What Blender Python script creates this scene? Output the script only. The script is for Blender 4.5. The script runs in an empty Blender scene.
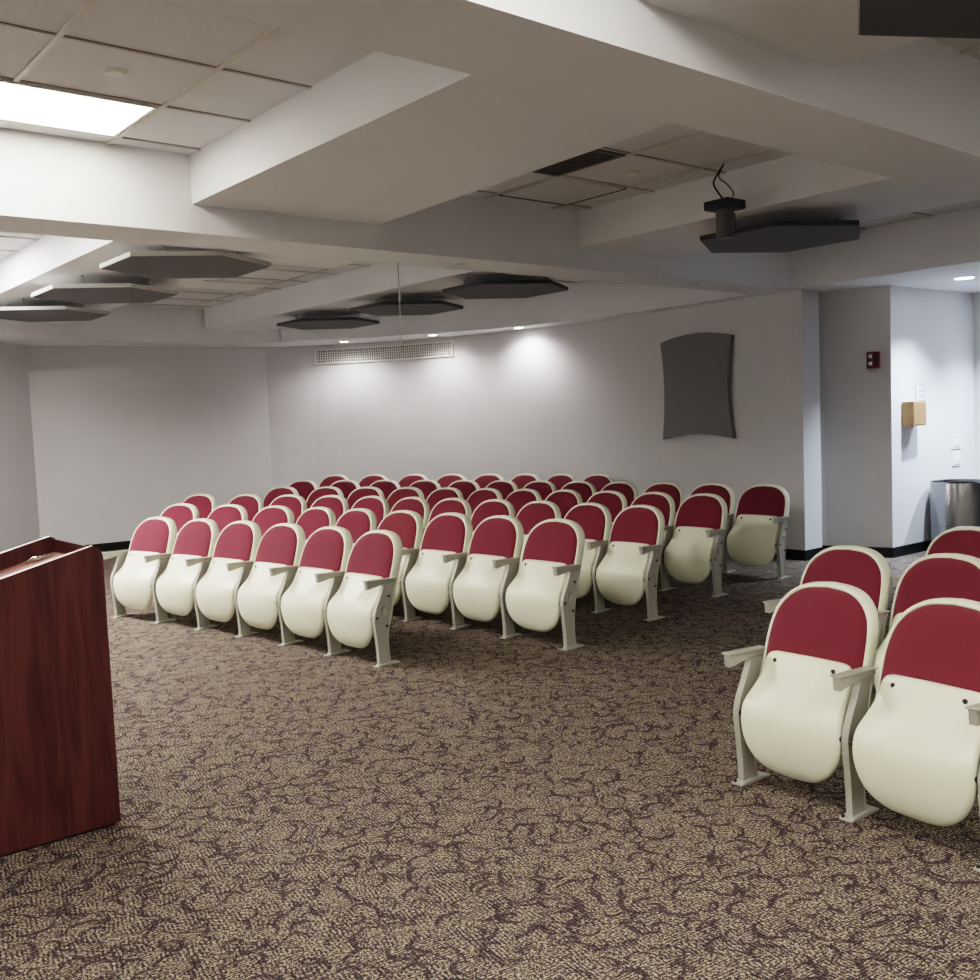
import bpy, bmesh, math, random
from mathutils import Vector, Matrix
random.seed(4)
C = bpy.context.scene.collection
PI = math.pi

# ------------------------------------------------------------------ materials
def mat(name, col, rough=0.6, metal=0.0, emit=None, es=0.0, spec=0.5, build=None):
    m = bpy.data.materials.new(name); m.use_nodes = True
    nt = m.node_tree; b = nt.nodes['Principled BSDF']
    b.inputs['Base Color'].default_value = (*col, 1)
    b.inputs['Roughness'].default_value = rough
    b.inputs['Metallic'].default_value = metal
    b.inputs['Specular IOR Level'].default_value = spec
    if emit:
        b.inputs['Emission Color'].default_value = (*emit, 1)
        b.inputs['Emission Strength'].default_value = es
    if build: build(nt, b)
    return m
class G:
    """tiny node-graph helper"""
    def __init__(s, nt): s.nt = nt
    def n(s, t, **k):
        x = s.nt.nodes.new(t)
        for a, v in k.items():
            if a.startswith('i_'): x.inputs[a[2:].replace('_', ' ')].default_value = v
            else: setattr(x, a, v)
        return x
    def l(s, a, b): s.nt.links.new(a, b)
    def math(s, op, a, b=None, c=None, clamp=False):
        x = s.nt.nodes.new('ShaderNodeMath'); x.operation = op; x.use_clamp = clamp
        for i, v in enumerate((a, b, c)):
            if v is None: continue
            if isinstance(v, (int, float)): x.inputs[i].default_value = v
            else: s.l(v, x.inputs[i])
        return x.outputs[0]
    def mix(s, f, a, b):
        x = s.nt.nodes.new('ShaderNodeMix'); x.data_type = 'RGBA'
        for sock, v in ((x.inputs[0], f), (x.inputs[6], a), (x.inputs[7], b)):
            if isinstance(v, (int, float)): sock.default_value = v
            elif isinstance(v, tuple): sock.default_value = (*v, 1)
            else: s.l(v, sock)
        return x.outputs[2]
    def noise(s, vec, scale, detail=2.0, dist=0.0, rough=0.5):
        x = s.n('ShaderNodeTexNoise'); x.inputs['Scale'].default_value = scale
        x.inputs['Detail'].default_value = detail; x.inputs['Distortion'].default_value = dist
        x.inputs['Roughness'].default_value = rough
        s.l(vec, x.inputs['Vector']); return x.outputs['Fac']
    def step(s, v, lo, hi):
        x = s.n('ShaderNodeMapRange'); x.interpolation_type = 'SMOOTHSTEP'
        x.inputs['From Min'].default_value = lo; x.inputs['From Max'].default_value = hi
        s.l(v, x.inputs['Value']); return x.outputs[0]
    def bump(s, b, h, strength, dist=0.002):
        x = s.n('ShaderNodeBump'); x.inputs['Strength'].default_value = strength
        x.inputs['Distance'].default_value = dist
        s.l(h, x.inputs['Height']); s.l(x.outputs[0], b.inputs['Normal'])

def b_carpet(nt, b):
    g = G(nt); co = g.n('ShaderNodeTexCoord').outputs['Object']
    # work in a frame turned so the weave runs diagonally over the room
    mp = g.n('ShaderNodeMapping'); mp.inputs['Rotation'].default_value = (0, 0, math.radians(40)); g.l(co, mp.inputs[0])
    v = mp.outputs[0]
    sep = g.n('ShaderNodeSeparateXYZ'); g.l(v, sep.inputs[0]); X, Y = sep.outputs[0], sep.outputs[1]
    wob = g.math('MULTIPLY', g.noise(v, 9, 1), 0.03)
    s1 = g.math('SINE', g.math('MULTIPLY', g.math('ADD', g.math('ADD', X, g.math('MULTIPLY', Y, 0.55)), wob), 400))
    s2 = g.math('SINE', g.math('MULTIPLY', g.math('ADD', g.math('SUBTRACT', X, g.math('MULTIPLY', Y, 1.5)), wob), 300))
    patch = g.step(g.noise(v, 11, 1, 0.6), 0.49, 0.51)
    hatch = g.math('ADD', g.math('MULTIPLY', s1, patch), g.math('MULTIPLY', s2, g.math('SUBTRACT', 1.0, patch)))
    grain = g.math('ADD', g.math('MULTIPLY', g.noise(v, 210, 2, 0, 0.8), 0.5), g.math('MULTIPLY', g.noise(v, 95, 2, 0, 0.7), 0.5))
    blot = g.noise(v, 14, 3, 0.3)
    tan_amt = g.math('ADD', g.math('ADD', g.math('MULTIPLY', hatch, 0.30), g.math('MULTIPLY', g.math('SUBTRACT', grain, 0.5), 5.5)), g.math('MULTIPLY', blot, 0.9))
    tan = g.step(tan_amt, 0.30, 0.76)
    # purple comma-shaped scrolls: a crescent turned at random in every cell, bent by noise
    nz = g.n('ShaderNodeTexNoise'); nz.inputs['Scale'].default_value = 9.0; nz.inputs['Detail'].default_value = 2.0; g.l(v, nz.inputs['Vector'])
    off = g.n('ShaderNodeVectorMath', operation='SUBTRACT'); g.l(nz.outputs['Color'], off.inputs[0]); off.inputs[1].default_value = (.5, .5, .5)
    def crescent(scale, r1, r2, sh, shift, warp, keep):
        sw = g.n('ShaderNodeVectorMath', operation='SCALE'); g.l(off.outputs[0], sw.inputs[0]); sw.inputs['Scale'].default_value = warp
        ad = g.n('ShaderNodeVectorMath', operation='ADD'); g.l(v, ad.inputs[0]); g.l(sw.outputs[0], ad.inputs[1])
        a2 = g.n('ShaderNodeVectorMath', operation='ADD'); g.l(ad.outputs[0], a2.inputs[0]); a2.inputs[1].default_value = shift
        vo = g.n('ShaderNodeTexVoronoi', voronoi_dimensions='2D'); vo.inputs['Scale'].default_value = scale; vo.inputs['Randomness'].default_value = 0.75
        g.l(a2.outputs[0], vo.inputs['Vector'])
        d = g.n('ShaderNodeVectorMath', operation='SUBTRACT'); g.l(a2.outputs[0], d.inputs[0]); g.l(vo.outputs['Position'], d.inputs[1])
        s3 = g.n('ShaderNodeSeparateXYZ'); g.l(d.outputs[0], s3.inputs[0])
        sc3 = g.n('ShaderNodeSeparateColor'); g.l(vo.outputs['Color'], sc3.inputs[0])
        ang = g.math('MULTIPLY', sc3.outputs[0], 6.283)
        dx, dy = s3.outputs[0], s3.outputs[1]
        def circ(ox, r):
            cx_ = g.math('MULTIPLY', g.math('COSINE', ang), ox); cy_ = g.math('MULTIPLY', g.math('SINE', ang), ox)
            ex = g.math('SUBTRACT', dx, cx_); ey = g.math('SUBTRACT', dy, cy_)
            rr = g.math('SQRT', g.math('ADD', g.math('MULTIPLY', ex, ex), g.math('MULTIPLY', ey, ey)))
            return g.math('SUBTRACT', rr, r)
        ins = g.math('SUBTRACT', 1.0, g.step(circ(0.0, r1), -0.003, 0.003))
        out = g.step(circ(sh, r2), -0.003, 0.003)
        return g.math('MULTIPLY', g.math('MULTIPLY', ins, out), g.math('LESS_THAN', sc3.outputs[1], keep))
    c1 = crescent(7.5, .062, .060, .018, (0, 0, 0), .09, .85)
    c2 = crescent(10.5, .042, .039, .014, (3.3, 1.7, 0), .06, .6)
    c3 = crescent(5.5, .085, .085, .010, (7.1, 4.2, 0), .08, .8)
    blob = g.step(g.noise(v, 15.0, 1, 0.8), 0.66, 0.70)
    sm = g.math('MAXIMUM', g.math('MAXIMUM', c1, c2), g.math('MAXIMUM', c3, g.math('MULTIPLY', blob, 0.8)))
    sm = g.math('MULTIPLY', sm, 0.86)
    tancol = g.mix(g.step(grain, 0.44, 0.64), (0.125, 0.100, 0.088), (0.56, 0.485, 0.35))
    base = g.mix(tan, (0.046, 0.034, 0.045), tancol)
    col = g.mix(g.math('MULTIPLY', sm, g.math('SUBTRACT', 1.05, g.math('MULTIPLY', grain, 0.3))), base, (0.032, 0.020, 0.034))
    g.l(col, b.inputs['Base Color']); g.bump(b, g.math('ADD', grain, g.math('MULTIPLY', hatch, 0.15)), 0.5, 0.004)

def b_wall(nt, b):
    g = G(nt); co = g.n('ShaderNodeTexCoord').outputs['Object']
    n = g.noise(co, 1.3, 3)
    g.l(g.mix(n, (0.62, 0.615, 0.63), (0.67, 0.665, 0.68)), b.inputs['Base Color'])
    g.bump(b, g.noise(co, 160, 2), 0.08, 0.002)
def b_soffit(nt, b):
    g = G(nt); co = g.n('ShaderNodeTexCoord').outputs['Object']
    g.l(g.mix(g.noise(co, 1.1, 3), (0.74, 0.745, 0.765), (0.80, 0.805, 0.825)), b.inputs['Base Color'])
    g.bump(b, g.noise(co, 140, 2), 0.06, 0.002)
def b_tile(nt, b):
    g = G(nt); co = g.n('ShaderNodeTexCoord').outputs['Object']
    f = g.noise(co, 190, 3, 0, 0.7)
    g.l(g.mix(g.step(f, 0.35, 0.6), (0.64, 0.64, 0.655), (0.74, 0.74, 0.755)), b.inputs['Base Color'])
    g.bump(b, f, 0.25, 0.003)
def b_fabric(c1, c2, s=420):
    def f(nt, b):
        g = G(nt); co = g.n('ShaderNodeTexCoord').outputs['Object']
        n = g.noise(co, s, 2, 0, 0.7)
        g.l(g.mix(n, c1, c2), b.inputs['Base Color']); g.bump(b, n, 0.3, 0.001)
        b.inputs['Sheen Weight'].default_value = 0.15
    return f
def b_plastic(c1, c2):
    def f(nt, b):
        g = G(nt); co = g.n('ShaderNodeTexCoord').outputs['Object']
        g.l(g.mix(g.noise(co, 5, 4), c1, c2), b.inputs['Base Color'])
        r = g.noise(co, 30, 3); g.l(g.math('ADD', g.math('MULTIPLY', r, 0.15), 0.32), b.inputs['Roughness'])
        g.bump(b, g.noise(co, 500, 2), 0.05, 0.0005)
    return f
def b_wood(nt, b):
    g = G(nt); co = g.n('ShaderNodeTexCoord').outputs['Object']
    mp = g.n('ShaderNodeMapping'); mp.inputs['Scale'].default_value = (9, 9, 0.9); g.l(co, mp.inputs[0])
    w = g.noise(mp.outputs[0], 2.0, 5, 1.2)
    mp2 = g.n('ShaderNodeMapping'); mp2.inputs['Scale'].default_value = (120, 120, 3); g.l(co, mp2.inputs[0])
    f = g.noise(mp2.outputs[0], 2.0, 3)
    t = g.math('ADD', g.math('MULTIPLY', w, 0.75), g.math('MULTIPLY', f, 0.25))
    g.l(g.mix(g.step(t, 0.35, 0.68), (0.062, 0.020, 0.021), (0.108, 0.036, 0.036)), b.inputs['Base Color'])
def b_steel(nt, b):
    g = G(nt); co = g.n('ShaderNodeTexCoord').outputs['Object']
    mp = g.n('ShaderNodeMapping'); mp.inputs['Scale'].default_value = (90, 90, 2); g.l(co, mp.inputs[0])
    n = g.noise(mp.outputs[0], 3, 3)
    g.l(g.mix(n, (0.22, 0.22, 0.23), (0.38, 0.38, 0.39)), b.inputs['Base Color'])
    g.l(g.math('ADD', g.math('MULTIPLY', n, 0.2), 0.12), b.inputs['Roughness'])
def b_grille(nt, b):
    g = G(nt); co = g.n('ShaderNodeTexCoord').outputs['Object']
    n = g.noise(co, 60, 2)
    g.l(g.mix(n, (0.13, 0.13, 0.13), (0.19, 0.185, 0.18)), b.inputs['Base Color'])
def b_cane(nt, b):
    g = G(nt); co = g.n('ShaderNodeTexCoord').outputs['Object']
    sep = g.n('ShaderNodeSeparateXYZ'); g.l(co, sep.inputs[0])
    z = g.math('SINE', g.math('MULTIPLY', sep.outputs[2], 330))
    x = g.math('SINE', g.math('MULTIPLY', g.math('ADD', sep.outputs[0], sep.outputs[1]), 330))
    t = g.step(g.math('MULTIPLY', z, x), -0.2, 0.5)
    g.l(g.mix(t, (0.30, 0.17, 0.075), (0.52, 0.33, 0.16)), b.inputs['Base Color']); g.bump(b, t, 0.4, 0.002)

M = {
 'carpet': mat('patterned carpet', (.2,.15,.12), 0.95, spec=0.1, build=b_carpet),
 'wall': mat('painted wall', (.5,.48,.46), 0.8, spec=0.2, build=b_wall),
 'soffit': mat('painted drywall', (.6,.58,.55), 0.85, spec=0.15, build=b_soffit),
 'tile': mat('mineral ceiling tile', (.55,.5,.47), 0.9, spec=0.1, build=b_tile),
 'tbar': mat('ceiling grid metal', (.60,.575,.54), 0.5),
 'base': mat('black rubber base', (.012,.012,.013), 0.5),
 'shell': mat('cream plastic', (.62,.62,.53), 0.4, build=b_plastic((.77,.78,.62), (.83,.835,.68))),
 'arm': mat('grey cream casting', (.50,.50,.45), 0.45, build=b_plastic((.36,.358,.315), (.43,.425,.375))),
 'maroon': mat('burgundy upholstery', (.24,.035,.06), 0.9, spec=0.2, build=b_fabric((.135,.022,.038), (.195,.036,.056))),
 'dark': mat('dark hardware', (.02,.02,.02), 0.4),
 'wood': mat('mahogany laminate', (.08,.025,.025), 0.33, spec=0.45, build=b_wood),
 'woodglint': mat('laminate edge glint', (.62,.42,.38), 0.35),  # pale pink stands for the light glint on the lectern's top edges
 'desk': mat('reading desk laminate', (.26,.11,.10), 0.4, build=lambda nt,b: (b_wood(nt,b), G(nt).l(G(nt).mix(0.55, (0.40,0.17,0.15), b.inputs['Base Color'].links[0].from_socket), b.inputs['Base Color']))[0]),
 'felt': mat('charcoal acoustic felt', (.075,.075,.078), 0.95, spec=0.1, build=b_fabric((.080,.082,.090), (.102,.105,.113), 300)),
 'felt2': mat('grey acoustic fabric', (.13,.13,.132), 0.95, spec=0.1, build=b_fabric((.23,.232,.242), (.265,.268,.278), 300)),
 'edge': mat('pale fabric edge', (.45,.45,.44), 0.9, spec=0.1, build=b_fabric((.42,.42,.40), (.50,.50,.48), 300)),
 'rod': mat('zinc rod', (.35,.35,.34), 0.35, metal=0.8),
 'lit': mat('light panel diffuser', (.9,.9,.85), 0.5, emit=(1.0,0.955,0.84), es=11.8),
 'lit3': mat('near light panel diffuser', (.9,.9,.85), 0.5, emit=(1.0,0.94,0.80), es=8.5),
 'lit_fill': mat('added fill panel diffuser', (.9,.9,.85), 0.5, emit=(1.0,0.95,0.90), es=52.0),  # extra strength for the added panels that brighten the walls
 'unlit': mat('unlit diffuser', (.78,.78,.76), 0.4),
 'lamp': mat('downlight lens', (.9,.9,.9), 0.4, emit=(1.0,0.95,0.92), es=14.0),
 'lampc': mat('cool downlight lens', (.9,.9,.95), 0.4, emit=(0.86,0.93,1.0), es=18.0),
 'white': mat('white enamel', (.75,.74,.72), 0.4),
 'grille': mat('dark grille', (.12,.12,.12), 0.6, build=b_grille),
 'gap': mat('dark gap', (.02,.02,.02), 0.9),
 'steel': mat('brushed steel', (.45,.45,.46), 0.3, metal=1.0, build=b_steel),
 'red': mat('red alarm plastic', (.14,.008,.014), 0.35),
 'strobe': mat('clear strobe lens', (.85,.85,.85), 0.15),
 'cane': mat('tan woven card', (.45,.28,.14), 0.8, build=b_cane),
 'paper': mat('white paper', (.80,.80,.80), 0.8),
 'ink_shade': mat('grey print and grid shade', (.22,.22,.24), 0.8),  # print, and the painted shade lines of the ceiling grid
 'navy': mat('navy metal', (.03,.038,.062), 0.4),
 'gunmetal': mat('dark grey metal', (.13,.135,.14), 0.45),
 'cable': mat('black cable', (.015,.015,.015), 0.5),
 'chrome': mat('bright metal', (.75,.73,.68), 0.2, metal=0.9),
}

# ------------------------------------------------------------------ helpers
def obj(name, bm, m, parent=None, smooth=False, bevel=0, loc=None):
    me = bpy.data.meshes.new(name)
    bmesh.ops.recalc_face_normals(bm, faces=bm.faces)
    bm.to_mesh(me); bm.free()
    for x in (m if isinstance(m, (list, tuple)) else [m]): me.materials.append(x)
    if smooth:
        for p in me.polygons: p.use_smooth = True
    o = bpy.data.objects.new(name, me); C.objects.link(o)
    if parent: o.parent = parent
    if loc: o.location = loc
    if bevel:
        md = o.modifiers.new('bevel', 'BEVEL'); md.width = bevel; md.segments = 2; md.limit_method = 'ANGLE'; md.angle_limit = 0.6
    return o
def tag(o, label, cat, group=None):
    o['label'] = label; o['category'] = cat
    if group: o['group'] = group
    return o
def thing(name, label, cat, loc=(0,0,0), rz=0, group=None):
    o = bpy.data.objects.new(name, None); C.objects.link(o); o.empty_display_size = 0.1
    o.location = loc; o.rotation_euler = (0, 0, rz)
    return tag(o, label, cat, group)
def struct(name, bm, m, **k):
    o = obj(name, bm, m, **k); o['kind'] = 'structure'; return o
def box(bm, x0, x1, y0, y1, z0, z1, mi=0):
    v = [bm.verts.new(p) for p in ((x0,y0,z0),(x1,y0,z0),(x1,y1,z0),(x0,y1,z0),(x0,y0,z1),(x1,y0,z1),(x1,y1,z1),(x0,y1,z1))]
    for f in ((0,3,2,1),(4,5,6,7),(0,1,5,4),(1,2,6,5),(2,3,7,6),(3,0,4,7)):
        bm.faces.new([v[i] for i in f]).material_index = mi
def bx(*a): bm = bmesh.new(); box(bm, *a); return bm
def prism(pts, z0, z1, bm=None, axis='z'):
    """extrude a closed polygon; axis z: pts are (x,y); axis x: pts are (y,z) and z0,z1 are x limits"""
    bm = bm or bmesh.new()
    f = (lambda p, t: (p[0], p[1], t)) if axis == 'z' else ((lambda p, t: (t, p[0], p[1])) if axis == 'x' else (lambda p, t: (p[0], t, p[1])))
    a = [bm.verts.new(f(p, z0)) for p in pts]; b = [bm.verts.new(f(p, z1)) for p in pts]
    bm.faces.new(a); bm.faces.new(b[::-1])
    n = len(pts)
    for i in range(n): bm.faces.new((a[i], b[i], b[(i+1)%n], a[(i+1)%n]))
    return bm
def cyl(bm, p0, p1, r0, r1=None, n=16, cap=True):
    r1 = r0 if r1 is None else r1
    p0, p1 = Vector(p0), Vector(p1); d = (p1-p0).normalized()
    u = d.orthogonal().normalized(); w = d.cross(u)
    A = [bm.verts.new(p0 + (u*math.cos(2*PI*i/n) + w*math.sin(2*PI*i/n))*r0) for i in range(n)]
    B = [bm.verts.new(p1 + (u*math.cos(2*PI*i/n) + w*math.sin(2*PI*i/n))*r1) for i in range(n)]
    for i in range(n): bm.faces.new((A[i], A[(i+1)%n], B[(i+1)%n], B[i]))
    if cap: bm.faces.new(A[::-1]); bm.faces.new(B)
    return bm
def tube(bm, pts, r, n=8):
    P = [Vector(p) for p in pts]; rings = []
    u = None
    for i, p in enumerate(P):
        d = ((P[min(i+1, len(P)-1)] - P[max(i-1, 0)])).normalized()
        if u is None: u = d.orthogonal().normalized()
        u = (u - d*u.dot(d)).normalized(); w = d.cross(u)
        rings.append([bm.verts.new(p + (u*math.cos(2*PI*k/n) + w*math.sin(2*PI*k/n))*r) for k in range(n)])
    for a, b in zip(rings, rings[1:]):
        for k in range(n): bm.faces.new((a[k], a[(k+1)%n], b[(k+1)%n], b[k]))
    bm.faces.new(rings[0][::-1]); bm.faces.new(rings[-1])
    return bm
def lerp_table(T, z):
    if z <= T[0][0]: return T[0][1]
    for (a, va), (b, vb) in zip(T, T[1:]):
        if z <= b:
            t = (z-a)/(b-a); return va + (vb-va)*t
    return T[-1][1]
def catmull(pts, k=6, closed=False):
    out = []; n = len(pts)
    for i in range(n if closed else n-1):
        g = (lambda j: pts[j % n]) if closed else (lambda j: pts[max(0, min(n-1, j))])
        p0, p1, p2, p3 = g(i-1), g(i), g(i+1), g(i+2)
        for s in range(k):
            t = s/k
            out.append(tuple(0.5*(2*b + (c-a)*t + (2*a-5*b+4*c-d)*t*t + (-a+3*b-3*c+d)*t**3) for a, b, c, d in zip(p0, p1, p2, p3)))
    if not closed: out.append(pts[-1])
    return out
def loft(bm, rings, capstart=True, capend=True):
    R = [[bm.verts.new(p) for p in r] for r in rings]
    n = len(R[0])
    for a, b in zip(R, R[1:]):
        for k in range(n): bm.faces.new((a[k], a[(k+1)%n], b[(k+1)%n], b[k]))
    if capstart: bm.faces.new(R[0][::-1])
    if capend: bm.faces.new(R[-1])
    return R

# ------------------------------------------------------------------ setting
SOF, MID, TOP = 2.78, 2.95, 3.24
WALLPTS = {
 'wall_left': [(-4.6, 5.35), (3.76, 13.85)],
 'wall_back': [(3.76, 13.85), (6.98, 13.47)],
 'wall_curved': catmull([(6.98, 13.47), (7.72, 13.0), (8.36, 12.15), (8.80, 11.15), (9.07, 10.1), (9.19, 9.0), (9.20, 8.0), (9.15, 7.0), (9.06, 6.25)], 5),
 'wall_pier': [(9.06, 6.25), (9.035, 6.25), (9.01, 5.77), (9.33, 5.77)],
 'wall_alcove': [(9.33, 5.77), (9.36, 5.98), (9.46, 5.80), (9.66, 5.17)],
 'wall_corridor': [(9.66, 5.17), (11.4, 5.11)],
 'wall_right': [(11.4, 5.11), (11.4, -4.0)],
 'wall_front': [(11.4, -4.0), (-4.6, -4.0)],
 'wall_stage': [(-4.6, -4.0), (-4.6, 5.35)],
}
def offset_path(P, d):
    out = []
    for i, p in enumerate(P):
        a = Vector(P[max(i-1, 0)]); b = Vector(P[min(i+1, len(P)-1)]); t = (b-a).normalized()
        n = Vector((-t.y, t.x)); out.append((p[0]+n.x*d, p[1]+n.y*d))
    return out
for nm, P in WALLPTS.items():
    P = [tuple(p[:2]) for p in P]
    Q = offset_path(P, 0.10)
    bm = bmesh.new()
    for i in range(len(P)-1):
        prism([P[i], P[i+1], Q[i+1], Q[i]], 0, SOF + 0.02, bm)
    bmesh.ops.remove_doubles(bm, verts=bm.verts, dist=1e-5)
    struct(nm, bm, M['wall'])
    I = offset_path(P, -0.012); bm = bmesh.new()
    for i in range(len(P)-1):
        prism([P[i], P[i+1], I[i+1], I[i]], 0, 0.105, bm)
    struct('baseboard_' + nm.split('_')[1], bm, M['base'])
# white metal corner bead where the corridor wall starts
cb = struct('trim_1', bx(9.652, 9.666, 5.158, 5.172, 0.105, SOF), M['white'])

struct('floor', bx(-4.9, 11.7, -4.3, 14.4, -0.06, 0.0), M['carpet'])

# suspended tile ceiling with its grid; thin strips beside the bars are painted shade
bm = bmesh.new(); box(bm, -4.9, 11.7, -4.3, 14.4, TOP, TOP+0.05, 0)
u = 2.08 - 0.695*9
while u < 9.4:
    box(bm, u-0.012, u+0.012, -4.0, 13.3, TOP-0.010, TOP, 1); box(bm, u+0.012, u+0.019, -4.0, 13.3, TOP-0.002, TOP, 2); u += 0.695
v = 4.325 - 0.645*12
while v < 13.3:
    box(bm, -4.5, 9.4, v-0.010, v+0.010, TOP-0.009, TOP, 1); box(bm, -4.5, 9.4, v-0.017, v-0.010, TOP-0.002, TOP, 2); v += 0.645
struct('ceiling', bm, [M['tile'], M['tbar'], M['ink_shade']])

PV0, PV1, QV0, QV1 = 2.235, 2.70, 5.765, 6.225
E_ = 0.0
struct('trim_2', bx(-4.6, 8.85, PV0, PV1, SOF, TOP), M['soffit'])
struct('trim_3', bx(-4.6, 8.85, QV0, QV1, SOF, TOP), M['soffit'])
n = 4
for (u0, u1) in ((2.56, 3.90), (5.83, 7.00), (-1.6, -0.3)):
    for (v0, v1) in ((-4.0, PV0), (PV1, QV0), (QV1, 12.95)):
        if u0 < 0 and v1 > 12: v1 = 8.4
        if u0 == 2.56:      # this beam narrows slightly towards the near end
            ur = lambda v_: 3.90 if v_ > 6 else 3.73 + (max(v_, 2.2) - 2.2)*0.045
            struct('trim_%d' % n, prism([(u0, v0), (ur(v0), v0), (ur(v1), v1), (u0, v1)], MID, TOP), M['soffit']); n += 1; continue
        struct('trim_%d' % n, bx(u0, u1, v0, v1, MID, TOP), M['soffit']); n += 1
# perimeter soffit: curved fascia inside, walls outside
FAS = [(8.83, -4.0), (8.83, 6.2)] + catmull([(8.83, 6.2), (8.95, 7.3), (8.93, 8.4), (8.80, 9.4), (8.52, 10.25), (7.95, 11.25), (7.40, 11.95), (6.86, 12.45)], 4)[1:] \
    + [(6.82, 12.62)] + catmull([(6.82, 12.70), (6.3, 12.92), (5.8, 13.0), (5.2, 13.03), (4.6, 12.98), (4.0, 12.78), (3.45, 12.42), (2.9, 11.95)], 4) + [(-4.4, 4.6)]
OUT = [(-4.7, 4.6), (-4.7, 5.4), (3.7, 13.95), (7.1, 13.62), (7.85, 13.1), (8.5, 12.25), (8.9, 11.2), (9.2, 10.1), (9.32, 9.0), (9.33, 8.0), (9.3, 6.3), (9.3, 5.95), (9.3, 6.1), (9.6, 6.1), (9.8, 5.3), (11.6, 5.3), (11.6, -4.0)]
bm = bmesh.new()
loop = FAS + OUT
a = [bm.verts.new((p[0], p[1], SOF)) for p in loop]; b = [bm.verts.new((p[0], p[1], TOP)) for p in loop]
f1 = bm.faces.new(a); f2 = bm.faces.new(b)
for i in range(len(loop)): bm.faces.new((a[i], b[i], b[(i+1) % len(loop)], a[(i+1) % len(loop)]))
bmesh.ops.triangulate(bm, faces=[f1, f2])
struct('trim_%d' % n, bm, M['soffit'])

# ------------------------------------------------------------------ ceiling fittings
def light_panel(u0, u1, v0, v1, lit, label, group=None):
    t = thing('ceiling_light', label, 'ceiling light', ((u0+u1)/2, (v0+v1)/2, TOP-0.012), 0, group)
    hx, hy = (u1-u0)/2, (v1-v0)/2
    bm = bmesh.new()
    for a in ((-hx, hx, -hy, -hy+.018), (-hx, hx, hy-.018, hy), (-hx, -hx+.018, -hy+.018, hy-.018), (hx-.018, hx, -hy+.018, hy-.018)): box(bm, *a, -0.004, 0.012)
    obj('frame', bm, M['white'], t)
    obj('diffuser', bx(-hx+.018, hx-.018, -hy+.018, hy-.018, 0.0, 0.010), M[{0: 'unlit', 1: 'lit', 2: 'lit_fill', 3: 'lit3'}[int(lit)]], t)
    return t
LP = []
light_panel(0.69, 2.055, 4.97, 5.575, 3, 'bright white rectangular light panel set in the tile ceiling at top left')
HID = 'lit panels hidden above the beams'
light_panel(0.69, 2.055, 1.11, 1.73, True, 'lit rectangular light panel in the tile ceiling, out of view above the camera', HID)
light_panel(0.69, 2.055, 7.20, 7.82, True, 'lit rectangular light panel behind the nearest ceiling beam, out of view', HID)
light_panel(0.69, 2.055, -1.4, -0.8, True, 'lit rectangular light panel behind the camera over the stage side', HID)
light_panel(4.18, 5.54, -1.4, -0.8, True, 'added fill light panel behind the camera on the right side', HID)  # added out of view to raise the general ambient light
HB = HID
for k, (a, b) in enumerate(((9.14, 9.76), (11.0, 11.6))):
    light_panel(0.69, 2.055, a, b, 2, 'added fill light panel in the left ceiling bay near the back wall, out of view', HID)  # added unseen and extra strong to brighten the back walls
for (a, b, c, d) in ((-3.5, -2.1, 4.985, 5.60), (-3.5, -2.1, 1.11, 1.73), (-3.5, -2.1, -1.4, -.8)):
    light_panel(a, b, c, d, True, 'added fill light panel outside the picture frame over the front floor', HID)  # assumed fixtures, added out of frame to lift wall and room light
light_panel(4.18, 5.54, 10.44, 11.07, False, 'unlit rectangular light panel in the tiles beyond the left hanging hexagons')
light_panel(4.18, 5.54, 8.52, 9.13, False, 'unlit pale light panel partly hidden behind the ceiling beam')

def ceil_disc(u, v, z, r, label, m='tile', name='ceiling_disc', cat='ceiling cap'):
    bm = bmesh.new(); cyl(bm, (0,0,0), (0,0,-0.006), r, r, 28); cyl(bm, (0,0,-0.006), (0,0,-0.012), r*0.82, r*0.78, 28)
    return tag(obj(name, bm, M[m], loc=(u, v, z)), label, cat)
ceil_disc(1.72, 4.62, TOP, 0.055, 'small round cap in the tile beside the bright light panel', 'white')
ceil_disc(5.27, 4.67, TOP, 0.06, 'small round cap in the tile left of the hanging camera', 'white')
ceil_disc(4.76, 5.98, SOF, 0.045, 'small round cap under the long beam at centre', 'tile')
ceil_disc(7.57, 5.98, SOF, 0.045, 'small round cap under the long beam below the hanging camera', 'tile')
ceil_disc(1.05, 3.75, TOP, 0.10, 'round ceiling cap cut by the top left corner of the frame', 'white')

t = thing('ceiling_vent', 'dark rectangular air grille in the ceiling tiles at upper centre', 'air vent', (4.51, 4.66, TOP-0.008))
bm = bmesh.new()
for a in ((-.335,.335,-.31,-.28),(-.335,.335,.28,.31),(-.335,-.305,-.28,.28),(.305,.335,-.28,.28)): box(bm, *a, -0.006, 0.008)
obj('frame', bm, M['gunmetal'], t)
bm = bmesh.new(); box(bm, -.305, .305, -.28, .28, 0.004, 0.008)
for i in range(14): box(bm, -.305, .305, -.27+i*.04, -.262+i*.04, -0.004, 0.004)
obj('slats', bm, M['grille'], t)

t = thing('access_tile', 'slightly lifted ceiling tile with a dark gap along its edges', 'ceiling tile', (5.205, 5.29, TOP-0.010))
obj('tile_panel', bx(-.325, .325, -.30, .30, -0.004, 0.008), M['tile'], t)
bm = bmesh.new(); box(bm, -.345, .345, .302, .325, -0.004, 0.009); box(bm, .327, .347, -.30, .302, -0.004, 0.009)
obj('gap', bm, M['gap'], t)

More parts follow.
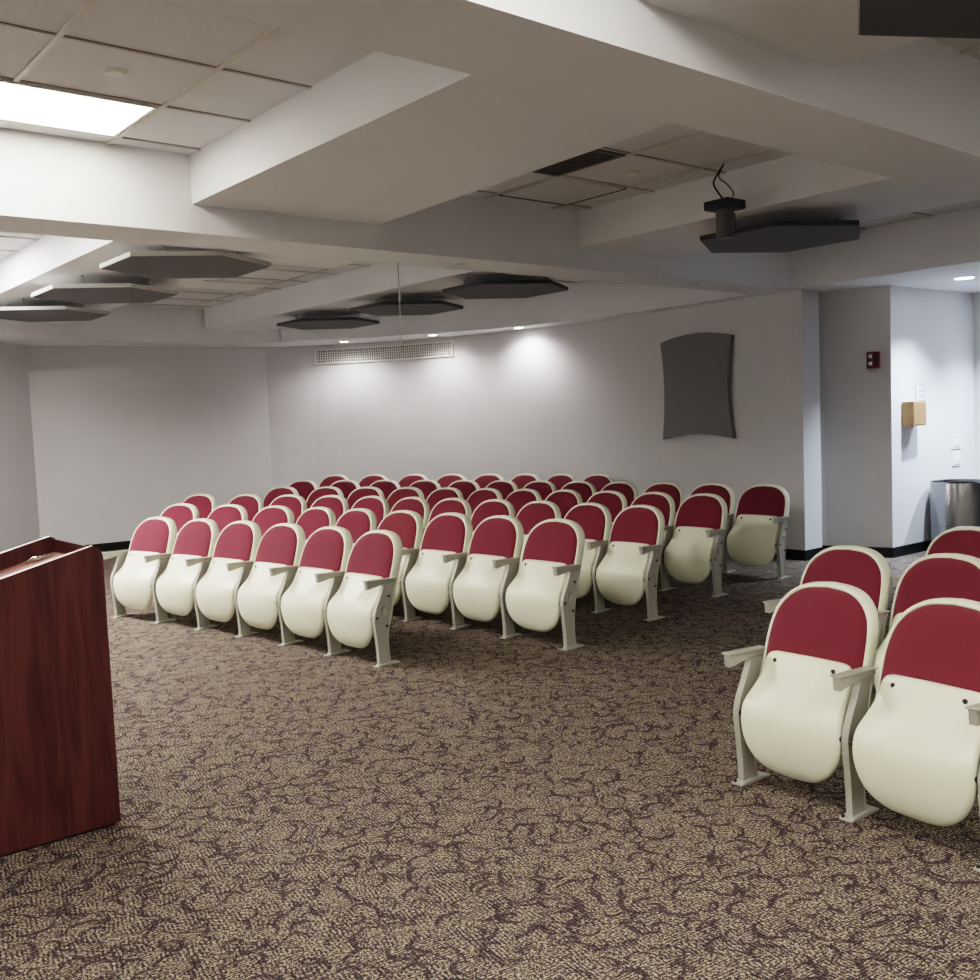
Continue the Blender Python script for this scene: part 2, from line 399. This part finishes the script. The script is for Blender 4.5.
# hanging hexagonal acoustic clouds
def cloud(u, v, label, rot=0, R=0.625, z=2.82, top=MID):
    t = thing('acoustic_cloud', label, 'acoustic panel', (u, v, z), rot, 'hexagonal acoustic panels hanging under the beams')
    bm = bmesh.new(); H = [(R*math.sin(i*PI/3), R*math.cos(i*PI/3)) for i in range(6)]
    prism([(x*.988, y*.988) for x, y in H], 0, 0.035, bm)
    pn_ = obj('felt_panel', bm, [M['felt'], M['edge']], t)
    for f_ in pn_.data.polygons:
        if f_.normal.z > .9: f_.material_index = 1
    bm = bmesh.new()
    loft(bm, [[(x*k, y*k, z_) for x, y in H] for k, z_ in ((.989, .001), (1.0, .003), (1.0, .034), (.989, .036))], False, False)
    obj('edge_band', bm, M['edge' if u < 5 else 'felt'], t)  # pale edges; farther-right clouds take dark felt, their shade put into the colour
    for i in range(4):
        a = PI/4 + i*PI/2
        x, y = 0.40*math.cos(a), 0.40*math.sin(a)
        bm = bmesh.new(); cyl(bm, (x, y, 0.035), (x, y, top-z), 0.003, n=8); cyl(bm, (x, y, 0.035), (x, y, 0.05), 0.010, n=10); cyl(bm, (x, y, top-z-0.012), (x, y, top-z), 0.012, n=10)
        obj('hanging_rod', bm, M['rod'], t)
cloud(3.15, 7.26, 'dark grey hexagonal panel under the left ceiling beam, largest and nearest of the left three')
cloud(3.15, 9.04, 'dark grey hexagonal panel under the left ceiling beam, middle of the left three')
cloud(3.13, 10.75, 'dark grey hexagonal panel at the left frame edge, farthest of the left three')
cloud(6.42, 7.36, 'dark grey hexagonal panel in mid ceiling, rightmost of the three before the curved wall')
cloud(6.42, 9.02, 'dark grey hexagonal panel above the air grille, crossed by the hanging wire')
cloud(6.42, 10.70, 'dark grey hexagonal panel at left above the air grille, farthest of its three')
cloud(6.43, 4.28, 'dark grey hexagonal panel hanging right of the hanging camera')
cloud(3.16, 1.17, 'dark grey hexagonal panel cut off by the top right frame edge')

# camera-like projector unit hanging on cables
t = thing('ceiling_projector', 'navy box with grey cylinder hanging on black cables from the ceiling', 'projector', (5.62, 4.17, 2.965))
obj('mount_box', bx(-.10, .10, -.10, .10, -0.030, 0.030), M['navy'], t, bevel=0.008)
bm = bmesh.new(); cyl(bm, (0,0,-0.030), (0,0,-0.205), 0.062, 0.060, 28); cyl(bm, (0,0,-0.205), (0,0,-0.216), 0.050, 0.048, 28)
obj('barrel', bm, M['gunmetal'], t, smooth=False)
obj('side_latch', bx(.056, .078, -.03, .02, -0.17, -0.05), M['navy'], t, bevel=0.003)
bm = bmesh.new()
tube(bm, catmull([(0.0,0,0.03), (-.03,.03,.09), (-.05,.05,.15), (-.03,.03,.21), (0.0,-.0,.272)], 5), 0.006)
obj('cable', bm, M['cable'], t)
bm = bmesh.new()
tube(bm, catmull([(0.03,-.03,0.03), (.045,-.04,.08), (.02,-.01,.14), (-.03,.02,.19), (0.0,0,.272)], 5), 0.004)
obj('cable', bm, M['cable'], t)

tag(obj('hanging_wire', tube(bmesh.new(), [(0,0,0), (0.0,0,-.3), (0.005,0,-.63)], 0.004, 6), M['rod'], loc=(4.31, 6.15, SOF)), 'thin pale wire hanging from the long beam over the air grille', 'wire')

# downlights
def downlight(u, v, m, label, col, power, r=0.06, group=None):
    t = thing('downlight', label, 'downlight', (u, v, SOF), 0, group)
    bm = bmesh.new(); n = 28
    rings = [[(rr*math.cos(2*PI*i/n), rr*math.sin(2*PI*i/n), z) for i in range(n)] for rr, z in ((r, -0.001), (r+.018, -0.006), (r+.022, 0.0))]
    loft(bm, rings, False, False); obj('trim_ring', bm, M['white'], t, smooth=True)
    bm = bmesh.new(); cyl(bm, (0,0,-0.003), (0,0,-0.001), r, r, n); obj('lens', bm, M[m], t)
    ld = bpy.data.lights.new('downlight_lamp', 'SPOT'); ld.energy = power; ld.color = col; ld.spot_size = math.radians(155 if power < 40 else 108); ld.spot_blend = 0.8 if power < 40 else 1.0; ld.shadow_soft_size = 0.05
    lo = bpy.data.objects.new('downlight_lamp', ld); C.objects.link(lo); lo.parent = t; lo.location = (0, 0, -0.03)
WL = (1.0, 0.94, 0.92)
downlight(7.66, 12.36, 'lamp', 'bright recessed downlight above the left half of the air grille', WL, 26)
downlight(8.34, 11.14, 'lamp', 'bright recessed downlight above the right end of the air grille', WL, 26)
downlight(8.84, 9.90, 'lamp', 'bright recessed downlight right of the air grille over the curved wall', WL, 29)
downlight(9.88, 4.52, 'lampc', 'cool white recessed downlight over the corridor corner', (0.72, 0.85, 1.0), 240, 0.085)
downlight(11.0, 4.25, 'lampc', 'cool white recessed downlight farther along the corridor, right of the frame', (0.72, 0.85, 1.0), 240, 0.085)

# ------------------------------------------------------------------ auditorium chair
BW = [(.215,.185),(.235,.215),(.28,.232),(.42,.246),(.55,.250),(.64,.249),(.70,.242),(.748,.228),(.786,.203),(.815,.172),(.837,.132),(.851,.082),(.858,.0)]
LEAN = [(z, y) for y, z in catmull([(.100,.20),(.125,.35),(.150,.48),(.180,.58),(.208,.66),(.236,.73),(.266,.80),(.300,.875)], 5)]
def lean(z):
    return lerp_table(LEAN, z)
def back_outline(n=44):
    half = catmull([(w, z) for z, w in BW], 4)          # from bottom right up to apex
    pts = [(w, z) for w, z in half]
    left = [(-w, z) for w, z in reversed(half[:-1])]
    return pts + left                                    # closed, bottom edge straight
def inset(P, d, c=(0, .57)):
    out = []; n = len(P)
    for i, p in enumerate(P):
        a, b = Vector(P[(i-1) % n]), Vector(P[(i+1) % n]); t = (b-a).normalized()
        nn = Vector((t.y, -t.x))                          # outward for counter-clockwise loop
        out.append((p[0]-nn.x*d, p[1]-nn.y*d))
    return out
def shell_bm():
    P = back_outline(); bm = bmesh.new()
    spec = [(.022, .018), (.018, .003), (.013, -.003), (.006, -.003), (.0, .006), (-.002, .025), (.0, .050), (.006, .070), (.022, .084), (.06, .090)]
    rings = [[(x, lean(z)+dy, z) for x, z in inset(P, d)] for d, dy in spec]
    loft(bm, rings, True, True); return bm
def cushion_bm():
    P = [(x, max(z, .42)) for x, z in inset(back_outline(), .0175)]
    bm = bmesh.new(); c = (0, .62)
    rings = []
    for s, dy in ((1.0, .014), (1.0, .002), (.985, -.006), (.95, -.012), (.85, -.017), (.65, -.021), (.35, -.023)):
        rings.append([(c[0]+(x-c[0])*s, lean(c[1]+(z-c[1])*s)+dy, c[1]+(z-c[1])*s) for x, z in P])
    loft(bm, rings, True, True); return bm
SW = [(.088,.0),(.091,.060),(.101,.106),(.120,.146),(.150,.185),(.19,.215),(.235,.234),(.285,.243),(.335,.243),(.385,.237),(.43,.228),(.48,.218),(.53,.210),(.556,.199),(.572,.168),(.577,.08),(.578,.0)]
SP = [(v_, y_) for y_, v_ in catmull([(.034,.085),(.010,.105),(-.008,.135),(-.024,.180),(-.034,.235),(-.038,.285),(-.034,.335),(-.018,.380),(.006,.420),(.034,.460),(.066,.500),(.096,.540),(.124,.585)], 4)]
def front(x, z):
    base = lerp_table(SP, z)
    flat = .125 - (.585-z)*.10                       # plane of the flat upper corners
    t = min(1, abs(x)/.245)
    # towards the upper corners the pan is pulled back to the flat flange (diagonal creases)
    if z > .36:
        k = min(1, max(0, (z-.36)/.12)) * min(1, max(0, (abs(x)-.085)/.09))
        k = k*k*(3-2*k)
        base = base + (max(flat, base)-base)*k*0.45
    return base + .034*t**3
def seat_bm():
    half = catmull([(w, z) for z, w in SW], 3)
    P = half[:-1] + [(-w, z) for w, z in reversed(half)][:-1]
    P[0] = (0, P[0][1])
    bm = bmesh.new(); c = (0, .34)
    rings = []
    for s in (.12, .3, .5, .68, .82, .92, .97):
        rings.append([(x*s, front(x*s, c[1]+(z-c[1])*s), c[1]+(z-c[1])*s) for x, z in P])
    e = [(x, front(x, z)+.010, z) for x, z in P]; rings.append(e)
    rings.append([(x*.995, front(x, z)+.026, c[1]+(z-c[1])*.995) for x, z in P])
    rings.append([(x*.95, front(x, z)+.036, c[1]+(z-c[1])*.95) for x, z in P])
    rings.append([(x*.6, front(x*.6, c[1]+(z-c[1])*.6)+.040, c[1]+(z-c[1])*.6) for x, z in P])
    loft(bm, rings, True, True)
    return bm
def seat_pad_bm():
    half = catmull([(w*.86, .34+(z-.34)*.86) for z, w in SW], 3)
    P = half[:-1] + [(-w, z) for w, z in reversed(half)][:-1]
    bm = bmesh.new(); c = (0, .34); rings = []
    for s, dy in ((1.0, .042), (1.0, .060), (.93, .072), (.6, .078)):
        rings.append([(x*s, min(lerp_table(SP, c[1]+(z-c[1])*s)+.012+dy, lean(c[1]+(z-c[1])*s)-.030), c[1]+(z-c[1])*s) for x, z in P])
    loft(bm, rings, True, True); return bm
FR = catmull([(.026,.012),(.022,.10),(.012,.20),(.002,.28),(.002,.33),(.020,.385),(.050,.44),(.078,.50),(.092,.537)], 3)
BK = catmull([(.182,.537),(.160,.47),(.138,.38),(.120,.30),(.108,.20),(.106,.10),(.118,.012)], 3)
def frame_bm(x):
    bm = prism(FR + BK, x-.009, x+.009, None, 'x')
    # rolled flanges front and rear
    for path in (FR, BK):
        A = [(y, z) for y, z in path]
        for (y0, z0), (y1, z1) in zip(A, A[1:]):
            v = [bm.verts.new(p) for p in ((x-.015,y0-.004,z0),(x+.015,y0-.004,z0),(x+.015,y0+.004,z0),(x-.015,y0+.004,z0),(x-.015,y1-.004,z1),(x+.015,y1-.004,z1),(x+.015,y1+.004,z1),(x-.015,y1+.004,z1))]
            for f in ((0,3,2,1),(4,5,6,7),(0,1,5,4),(1,2,6,5),(2,3,7,6),(3,0,4,7)): bm.faces.new([v[i] for i in f])
    return bm
def foot_bm(x):
    return prism([(-.006,0),(.185,0),(.185,.008),(.12,.014),(.02,.014),(-.006,.008)], x-.030, x+.030, None, 'x')
def arm_bm(x):
    bm = prism([(-.056,.573),(.190,.562),(.190,.541),(.085,.540),(-.030,.522),(-.050,.519)], x-.016, x+.016, None, 'x')
    prism([(-.060,.581),(.194,.569),(.194,.562),(-.060,.573)], x-.025, x+.025, bm, 'x')
    return bm
def bolts_bm(pts, r=.008):
    bm = bmesh.new()
    for a, b in pts: cyl(bm, a, b, r, r, 12)
    return bm
PITCH = 0.535
HX = PITCH/2
MESH = {}
def part(name, key, bm_fn, m, parent, smooth=False, bevel=0):
    if key not in MESH:
        o = obj(name, bm_fn(), m, parent, smooth, bevel); MESH[key] = o.data; return o
    o = bpy.data.objects.new(name, MESH[key]); C.objects.link(o); o.parent = parent
    if bevel:
        md = o.modifiers.new('bevel', 'BEVEL'); md.width = bevel; md.segments = 2; md.limit_method = 'ANGLE'; md.angle_limit = 0.6
    return o
def side(t, s, end=False):
    """one side standard with its armrest, foot plate and bolts; s = -1 left, 1 right"""
    k = 'L' if s < 0 else 'R'; x = s*HX
    f = part('side_frame', 'frame'+k, lambda: frame_bm(x), M['arm'], t, bevel=.002)
    part('foot_plate', 'foot'+k, lambda: foot_bm(x), M['arm'], f, bevel=.002)
    part('bolt', 'fbolt'+k, lambda: bolts_bm([((x-.018,.006,.008),(x-.018,.006,.019))], .007), M['dark'], f)
    if end:
        for i, (by, bz) in enumerate(((.020,.323), (.125,.455), (.098,.259))):
            part('bolt', 'ebolt%s%d' % (k, i), lambda: bolts_bm([((x,by,bz),(x+s*.016,by,bz))], .008), M['dark'], f)
        def em():
            bm = bmesh.new(); n = 28
            rg = [[(x+s*dx, .078+r*.030*math.cos(2*PI*i/n), .365+r*.040*math.sin(2*PI*i/n)) for i in range(n)] for r, dx in ((1.1,.008),(1.05,.013),(.92,.013),(.88,.010))]
            loft(bm, rg, False, True); return bm
        part('oval_emblem', 'emblem'+k, em, M['arm'], f, smooth=True)
    part('armrest', 'arm'+k, lambda: arm_bm(x), M['arm'], t, bevel=.003)
def chair(R, deg, sx, label, group, left=False, end=False):
    a = math.radians(deg)
    t = thing('auditorium_chair', label, 'chair', (CX + R*math.cos(a), CY + R*math.sin(a), 0), a - PI/2, group)
    t.scale = (sx, 1, 1)
    part('backrest_shell', 'shell', shell_bm, M['shell'], t, smooth=True)
    part('backrest_cushion', 'cushion', cushion_bm, M['maroon'], t, smooth=True)
    st = part('folded_seat', 'seat', seat_bm, M['shell'], t, smooth=True)
    part('seat_cushion', 'pad', seat_pad_bm, M['maroon'], st, smooth=True)
    for i, x_ in enumerate((-.142, .142)):
        part('screw', 'screw%d' % i, lambda: bolts_bm([((x_, front(x_, .542)-.0035, .542), (x_, front(x_, .542)+.02, .538))], .0095), M['dark'], st)
    for i, (xa, xb) in enumerate(((-HX+.01, -.225), (.225, HX-.01))):
        part('hinge', 'hinge%d' % i, lambda: bolts_bm([((xa,.012,.315),(xb,.012,.315))], .012), M['dark'], t)
    side(t, 1, end)
    if left: side(t, -1, True)
    return t
CX, CY, R1, DR = -12.52, 4.188, 16.056, 1.0949
ORD = ['first','second','third','fourth','fifth','sixth','seventh','eighth','ninth','tenth','eleventh','twelfth']
ROWS = [
 [15.14, 13.09, 11.18, 9.27, 7.34, 5.42],
 [18.60, 16.30, 14.18, 12.27, 10.55, 8.73, 6.88, 5.08, 3.15],
 [21.40, 19.17, 17.18, 15.28, 13.50, 11.80, 10.15, 8.50, 6.85, 5.16, 3.50],
 [20.52, 18.47, 16.65, 14.90, 13.24, 11.62, 10.12, 8.62, 7.08, 5.52, 3.93],
 [22.17, 20.20, 18.38, 16.60, 14.93, 13.36, 11.84, 10.34, 8.83, 7.27, 5.67, 4.04],
 [22.87, 21.05, 19.24, 17.56, 15.96, 14.43, 12.98, 11.55]]
RNAME = ['front', 'second', 'third', 'fourth', 'fifth', 'back']
def place_row(R, A, names, group, left=True, end=True):
    n = len(A)
    for j, d in enumerate(A):
        l = (A[j-1]-d) if j else (A[0]-A[1] if n > 1 else math.degrees(.535/R))
        r = (d-A[j+1]) if j < n-1 else l
        p = math.radians(min(l, r))*R
        sx = max(.94, min(1.09, p/PITCH))
        chair(R, d, sx, names[j], group, left and j == 0, end and j == n-1)
for k, A in enumerate(ROWS):
    n = len(A); names = []
    for j in range(n):
        if j == 0: w = 'leftmost'
        elif j == n-1: w = 'rightmost'
        elif j < n/2: w = ORD[j] + ' from left'
        else: w = ORD[n-1-j] + ' from right'
        names.append('cream chair with burgundy back, %s in the %s row of the large block' % (w, {'front': 'front', 'back': 'rearmost'}.get(RNAME[k], RNAME[k])))
    place_row(R1 + k*DR, A, names, '%s row of chairs in the large block' % RNAME[k])
RG = 'chairs of the small block at right'
for u, v, rot, sx, nm, lf in (
    (3.400, 2.270, -2.2, .965, 'large cream tip-up chair with burgundy backrest, front left of the small right block', True),
    (3.352, 1.735, -6.4, 1.0, 'large cream tip-up chair cut by the right frame edge, front row', False),
    (4.440, 2.785, -3.0, .99, 'burgundy and cream chair just behind the front left one of the right block', True),
    (4.440, 2.262, -5.0, .99, 'burgundy and cream chair in second row of right block near the frame edge', False),
    (5.520, 2.650, -4.6, 1.0, 'burgundy chair in front of the steel bin, third row of the right block', True)):
    t = chair(1.0, rot, sx, nm, RG, lf, False); t.location = (u, v, 0)

# ------------------------------------------------------------------ lectern
U0, U1, V0, V1 = 0.74, 1.333, 4.055, 4.645
t = thing('lectern', 'dark mahogany laminate lectern with sloped recessed top at left', 'lectern', (U0, V0, 0))
W, Dp = U1-U0, V1-V0
def zt(x): return 1.152 + .254*((x+U0)-1.294)
prof = [(0, .010), (W, .010), (W, 1.112), (W-.006, 1.130), (W-.018, 1.144), (W-.036, zt(W-.036)), (0, zt(0))]
for y0 in (0, Dp-.022):
    sp = obj('side_panel', prism(prof, y0, y0+.022, None, 'y'), M['wood'], t)
    e = [(0, zt(0)), (W-.036, zt(W-.036)), (W-.036, zt(W-.036)+.0022), (0, zt(0)+.0022)]
    obj('edge_band', prism(e, y0+.001, y0+.021, None, 'y'), M['woodglint'], sp)  # thin lighter strip, the panel light's glint put into its colour
obj('front_panel', prism([(W-.026,.010),(W-.002,.010),(W-.002,1.122),(W-.008,1.137),(W-.026,1.141)], .022, Dp-.022, None, 'y'), M['wood'], t)
dz = -.070
desk = [(0, zt(0)+dz-.02), (W-.024, zt(W-.024)+dz-.02), (W-.024, zt(W-.024)+dz), (0, zt(0)+dz)]
obj('reading_desk', prism(desk, .022, Dp-.022, None, 'y'), M['desk'], t)
obj('shelf', bx(.02, W-.024, .022, Dp-.022, .45, .47), M['wood'], t)
obj('plinth', bx(.03, W-.02, .012, Dp-.012, 0, .010), M['dark'], t)
# small bright metal keys on the desk
def deskz(U): return zt(U-U0)+dz
kx, ky = 1.235, 4.535
t = thing('key_bunch', 'small bunch of shiny keys lying on the lectern desk', 'keys', (kx, ky, deskz(kx)+.003))
t.rotation_euler = (0, -math.atan(.254), 0)
def keybm(a, L):
    bm = bmesh.new(); c, s = math.cos(a), math.sin(a)
    prism([(-.012,-.010),(.012,-.010),(.016,0),(.012,.010),(-.012,.010),(-.016,0)], 0, .003, bm)
    prism([(.012,-.004),(L,-.004),(L+.004,0),(L,.004),(.012,.004)], 0, .003, bm)
    bmesh.ops.rotate(bm, verts=bm.verts, matrix=Matrix.Rotation(a, 3, 'Z')); return bm
for a, L, z, dx in ((-.3, .055, 0, 0), (.5, .05, .004, .01), (1.3, .052, .008, 0), (2.6, .06, .004, -.02)):
    b_ = keybm(a, L); bmesh.ops.translate(b_, verts=b_.verts, vec=(dx, 0, z)); obj('key', b_, M['chrome'], t)
bm = bmesh.new(); tube(bm, [(.018*math.cos(i*PI/8)-.02, .018*math.sin(i*PI/8), .006+.006*math.sin(i*PI/4)) for i in range(17)], .0022, 6)
obj('key_ring', bm, M['chrome'], t)
bm = bmesh.new(); tube(bm, catmull([(-.02,.0,.012), (-.035,.012,.012), (-.05,.016,.008), (-.065,.01,.004)], 5), .006, 8)
obj('key_fob', bm, M['chrome'], t)

# ------------------------------------------------------------------ things on the walls
WC = [(6.98,13.47)]
CW = WALLPTS['wall_curved']
def wall_at(V):
    for p, q in zip(CW, CW[1:]):
        if q[1] <= V <= p[1]:
            t_ = (V-p[1])/(q[1]-p[1]); U = p[0]+(q[0]-p[0])*t_
            d = Vector((q[0]-p[0], q[1]-p[1])).normalized(); return U, Vector((d.y, -d.x))*(1 if d.y*1 < 0 else 1)
    return CW[-1][0], Vector((-1, 0))
# long linear grille that follows the curve
cum = [0]
for p, q in zip(CW, CW[1:]): cum.append(cum[-1] + math.hypot(q[0]-p[0], q[1]-p[1]))
def arc(s):
    for i in range(len(cum)-1):
        if s <= cum[i+1]:
            t_ = (s-cum[i])/(cum[i+1]-cum[i]); p, q = CW[i], CW[i+1]
            d = Vector((q[0]-p[0], q[1]-p[1])).normalized()
            return Vector((p[0]+(q[0]-p[0])*t_, p[1]+(q[1]-p[1])*t_)), Vector((d.y, -d.x))
def sV(V):
    for i, (p, q) in enumerate(zip(CW, CW[1:])):
        if q[1] <= V <= p[1]: return cum[i] + (cum[i+1]-cum[i])*(V-p[1])/(q[1]-p[1])
s0, s1 = sV(13.10), sV(11.23)
GZ0, GZ1 = 2.50, 2.725
t = thing('air_grille', 'long white-framed perforated air grille high on the curved wall', 'air grille', (*arc((s0+s1)/2)[0], GZ0))
o3 = t.location.copy()
def strip(bm, sa, sb, z0, z1, d0, d1, n=16):
    prev = None
    for i in range(n+1):
        p, nn = arc(sa+(sb-sa)*i/n)
        r = [bm.verts.new(((p+nn*d).to_3d() + Vector((0,0,z)) - o3)) for d, z in ((d0,z0),(d1,z0),(d1,z1),(d0,z1))]
        if prev:
            for k in range(4): bm.faces.new((prev[k], prev[(k+1)%4], r[(k+1)%4], r[k]))
        else: bm.faces.new(r[::-1])
        prev = r
    bm.faces.new(prev)
bm = bmesh.new()
strip(bm, s0, s1, GZ0, GZ0+.022, 0.0, .030); strip(bm, s0, s1, GZ1-.022, GZ1, 0.0, .030)
strip(bm, s0, s0+.03, GZ0+.022, GZ1-.022, 0.0, .030, 2); strip(bm, s1-.03, s1, GZ0+.022, GZ1-.022, 0.0, .030, 2)
obj('frame', bm, M['white'], t)
bm = bmesh.new(); strip(bm, s0+.03, s1-.03, GZ0+.022, GZ1-.022, 0.001, .006, 20); obj('back_plate', bm, M['grille'], t)
bm = bmesh.new()
k = 0; s = s0+.045
while s < s1-.045:
    strip(bm, s, s+.012, GZ0+.022, GZ1-.022, .006, .022, 1); s += .036
for z in (GZ0+.055, GZ0+.09, GZ0+.125, GZ0+.16): strip(bm, s0+.03, s1-.03, z, z+.010, .006, .020, 18)
obj('louvres', bm, M['white'], t)

# concave-sided acoustic wall panel
pc, pn = arc(sV(7.20))
t_ = thing('wall_acoustic_panel', 'dark grey acoustic wall panel with curved concave sides', 'acoustic panel', (pc.x, pc.y, 1.87), math.atan2(pn.y, pn.x)+PI/2)
def edge(a, b, bow, n=10):
    A, B = Vector(a), Vector(b); d = (B-A); nn = Vector((-d.y, d.x)).normalized()
    return [tuple(A+d*i/n + nn*bow*4*(i/n)*(1-i/n)) for i in range(n)]
HWp, HT, HB = .53, .53, -.60
pts = edge((-HWp, HB), (HWp, HB), .055) + edge((HWp, HB), (HWp, HT), .06) + edge((HWp, HT), (-HWp, HT), -.065) + edge((-HWp, HT), (-HWp, HB), .045)
bm = prism([(x, z) for x, z in pts], -.075, -.012, None, 'y')
obj('fabric_panel', bm, M['felt2'], t_, bevel=.004)
obj('mounting_cleat', bx(-.3, .3, -.014, .004, -.1, .1), M['gunmetal'], t_)

# fire alarm on the slanted alcove wall
a0, a1 = Vector((9.46, 5.80)), Vector((9.66, 5.17))
d_ = (a1-a0).normalized(); nn = Vector((d_.y, -d_.x))
fp = a0 + d_*(a1-a0).length*.76
t = thing('fire_alarm', 'small dark red fire alarm with white strobe on the alcove wall', 'fire alarm', (fp.x, fp.y, 2.04), math.atan2(nn.y, nn.x)+PI/2)
obj('housing', bx(-.062, .062, -.045, 0, -.082, .082), M['red'], t, bevel=.006)
obj('strobe_lens', bx(-.045, -.008, -.062, -.045, -.055, .055), M['strobe'], t, bevel=.006)
obj('bracket', bx(-.046, -.007, -.066, -.062, -.020, .018), M['red'], t)
bm = bmesh.new()
for i in range(6): box(bm, .010, .050, -.049, -.045, -.065+i*.023, -.055+i*.023)
obj('sounder_slots', bm, M['dark'], t)

# woven-look tan box, sign and plates on the corridor wall
VW = 5.155
t = thing('wall_box', 'small tan slatted box fixed to the pale corridor wall', 'box', (9.97, VW, 1.475))
obj('case', bx(-.115, .145, -.13, 0, -.125, .125), M['cane'], t, bevel=.004)
bm = bmesh.new()
for i in range(9): box(bm, -.10, .13, -.134, -.13, -.110+i*.026, -.102+i*.026)
obj('slats', bm, M['cane'], t)
t = thing('wall_notice', 'white paper notice with grey print behind the tan box', 'notice', (10.27, VW-.004, 1.625))
obj('sheet', bx(-.125, .13, -.003, .004, -.17, .17), M['paper'], t)
bm = bmesh.new()
for z, w in ((.145,.06),(.125,.05),(.09,.09),(.07,.08),(.035,.07),(.015,.085),(-.02,.09),(-.04,.06),(-.09,.05),(-.11,.06)): box(bm, -w, w, -.0042, -.003, z, z+.009)
obj('printed_lines', bm, M['ink_shade'], t)
bm = bmesh.new()
for a in ((-.13,-.125,-.17,.17),(.13,.135,-.17,.17)): box(bm, a[0], a[1], -.005, .004, a[2], a[3])
box(bm, -.13, .135, -.005, .004, .17, .175); box(bm, -.13, .135, -.005, .004, -.175, -.17)
obj('holder', bm, M['ink_shade'], t)
for z, hx, hz, lab in ((1.135, .135, .075, 'upper white switch plate on the corridor wall above the steel bin'), (.945, .11, .075, 'lower white switch plate on the corridor wall above the steel bin')):
    t = thing('switch_plate', lab, 'switch plate', (11.0-.13+hx*.0, 5.128+.0, z))
    t.location = (10.98, 5.123, z)
    t.rotation_euler = (0, 0, math.atan2(5.11-5.17, 11.4-9.66))
    obj('plate', bx(-hx*.8, hx*.8, -.008, 0.004, -hz, hz), M['white'], t, bevel=.003)
    for x in (-.04, .04): obj('rocker', bx(x-.02, x+.02, -.013, -.008, -.03, .03), M['paper'], t, bevel=.002)
    obj('label_strip', bx(-.07, .07, -.0092, -.008, -hz+.012, -hz+.02), M['ink_shade'], t)

# steel waste bin
t = thing('steel_bin', 'brushed stainless steel round waste bin against the corridor wall', 'waste bin', (10.42, 4.80, 0))
bm = bmesh.new(); n = 64; r = .31
loft(bm, [[(rr*math.cos(2*PI*i/n), rr*math.sin(2*PI*i/n), z) for i in range(n)] for rr, z in ((r-.01,0.0),(r,.012),(r,.74),(r-.003,.75),(r-.012,.75),(r-.014,.735),(r-.014,.04))], True, True)
obj('body', bm, M['steel'], t, smooth=True).modifiers.new('es', 'EDGE_SPLIT').split_angle = .6
bm = bmesh.new(); loft(bm, [[(rr*math.cos(2*PI*i/n), rr*math.sin(2*PI*i/n), z) for i in range(n)] for rr, z in ((r+.001,.30),(r+.004,.302),(r+.004,.308),(r+.001,.31))], False, False)
obj('seam_band', bm, M['steel'], t, smooth=True)
bm = bmesh.new(); loft(bm, [[(rr*math.cos(2*PI*i/n), rr*math.sin(2*PI*i/n), z) for i in range(n)] for rr, z in ((r-.02,.70),(r-.06,.725),(r-.14,.73))], False, False)
obj('liner', bm, M['dark'], t, smooth=True)

# ------------------------------------------------------------------ light and camera
w = bpy.data.worlds.new('world'); bpy.context.scene.world = w; w.use_nodes = True
w.node_tree.nodes['Background'].inputs[0].default_value = (.9, .93, 1, 1)
w.node_tree.nodes['Background'].inputs[1].default_value = 0.02

cam = bpy.data.cameras.new('camera'); co = bpy.data.objects.new('camera', cam); C.objects.link(co)
cam.sensor_width = 36; cam.sensor_fit = 'HORIZONTAL'; cam.lens = 992.407/980*36; cam.clip_start = .05
Rv, Uv, Fv = Vector((0.766443, -0.641108, -0.039325)), Vector((0.076432, 0.030243, 0.996616)), Vector((0.637749, 0.766855, -0.072181))
mw = Matrix(((Rv.x, Uv.x, -Fv.x, 0), (Rv.y, Uv.y, -Fv.y, 0), (Rv.z, Uv.z, -Fv.z, 1.6), (0, 0, 0, 1)))
co.matrix_world = mw
bpy.context.scene.camera = co
sc = bpy.context.scene
sc.view_settings.view_transform = 'Filmic'; sc.view_settings.look = 'High Contrast'
sc.view_settings.exposure = 1.13; sc.view_settings.gamma = 1.0
sc.cycles.max_bounces = 9; sc.cycles.diffuse_bounces = 7
sc.cycles.use_denoising = True
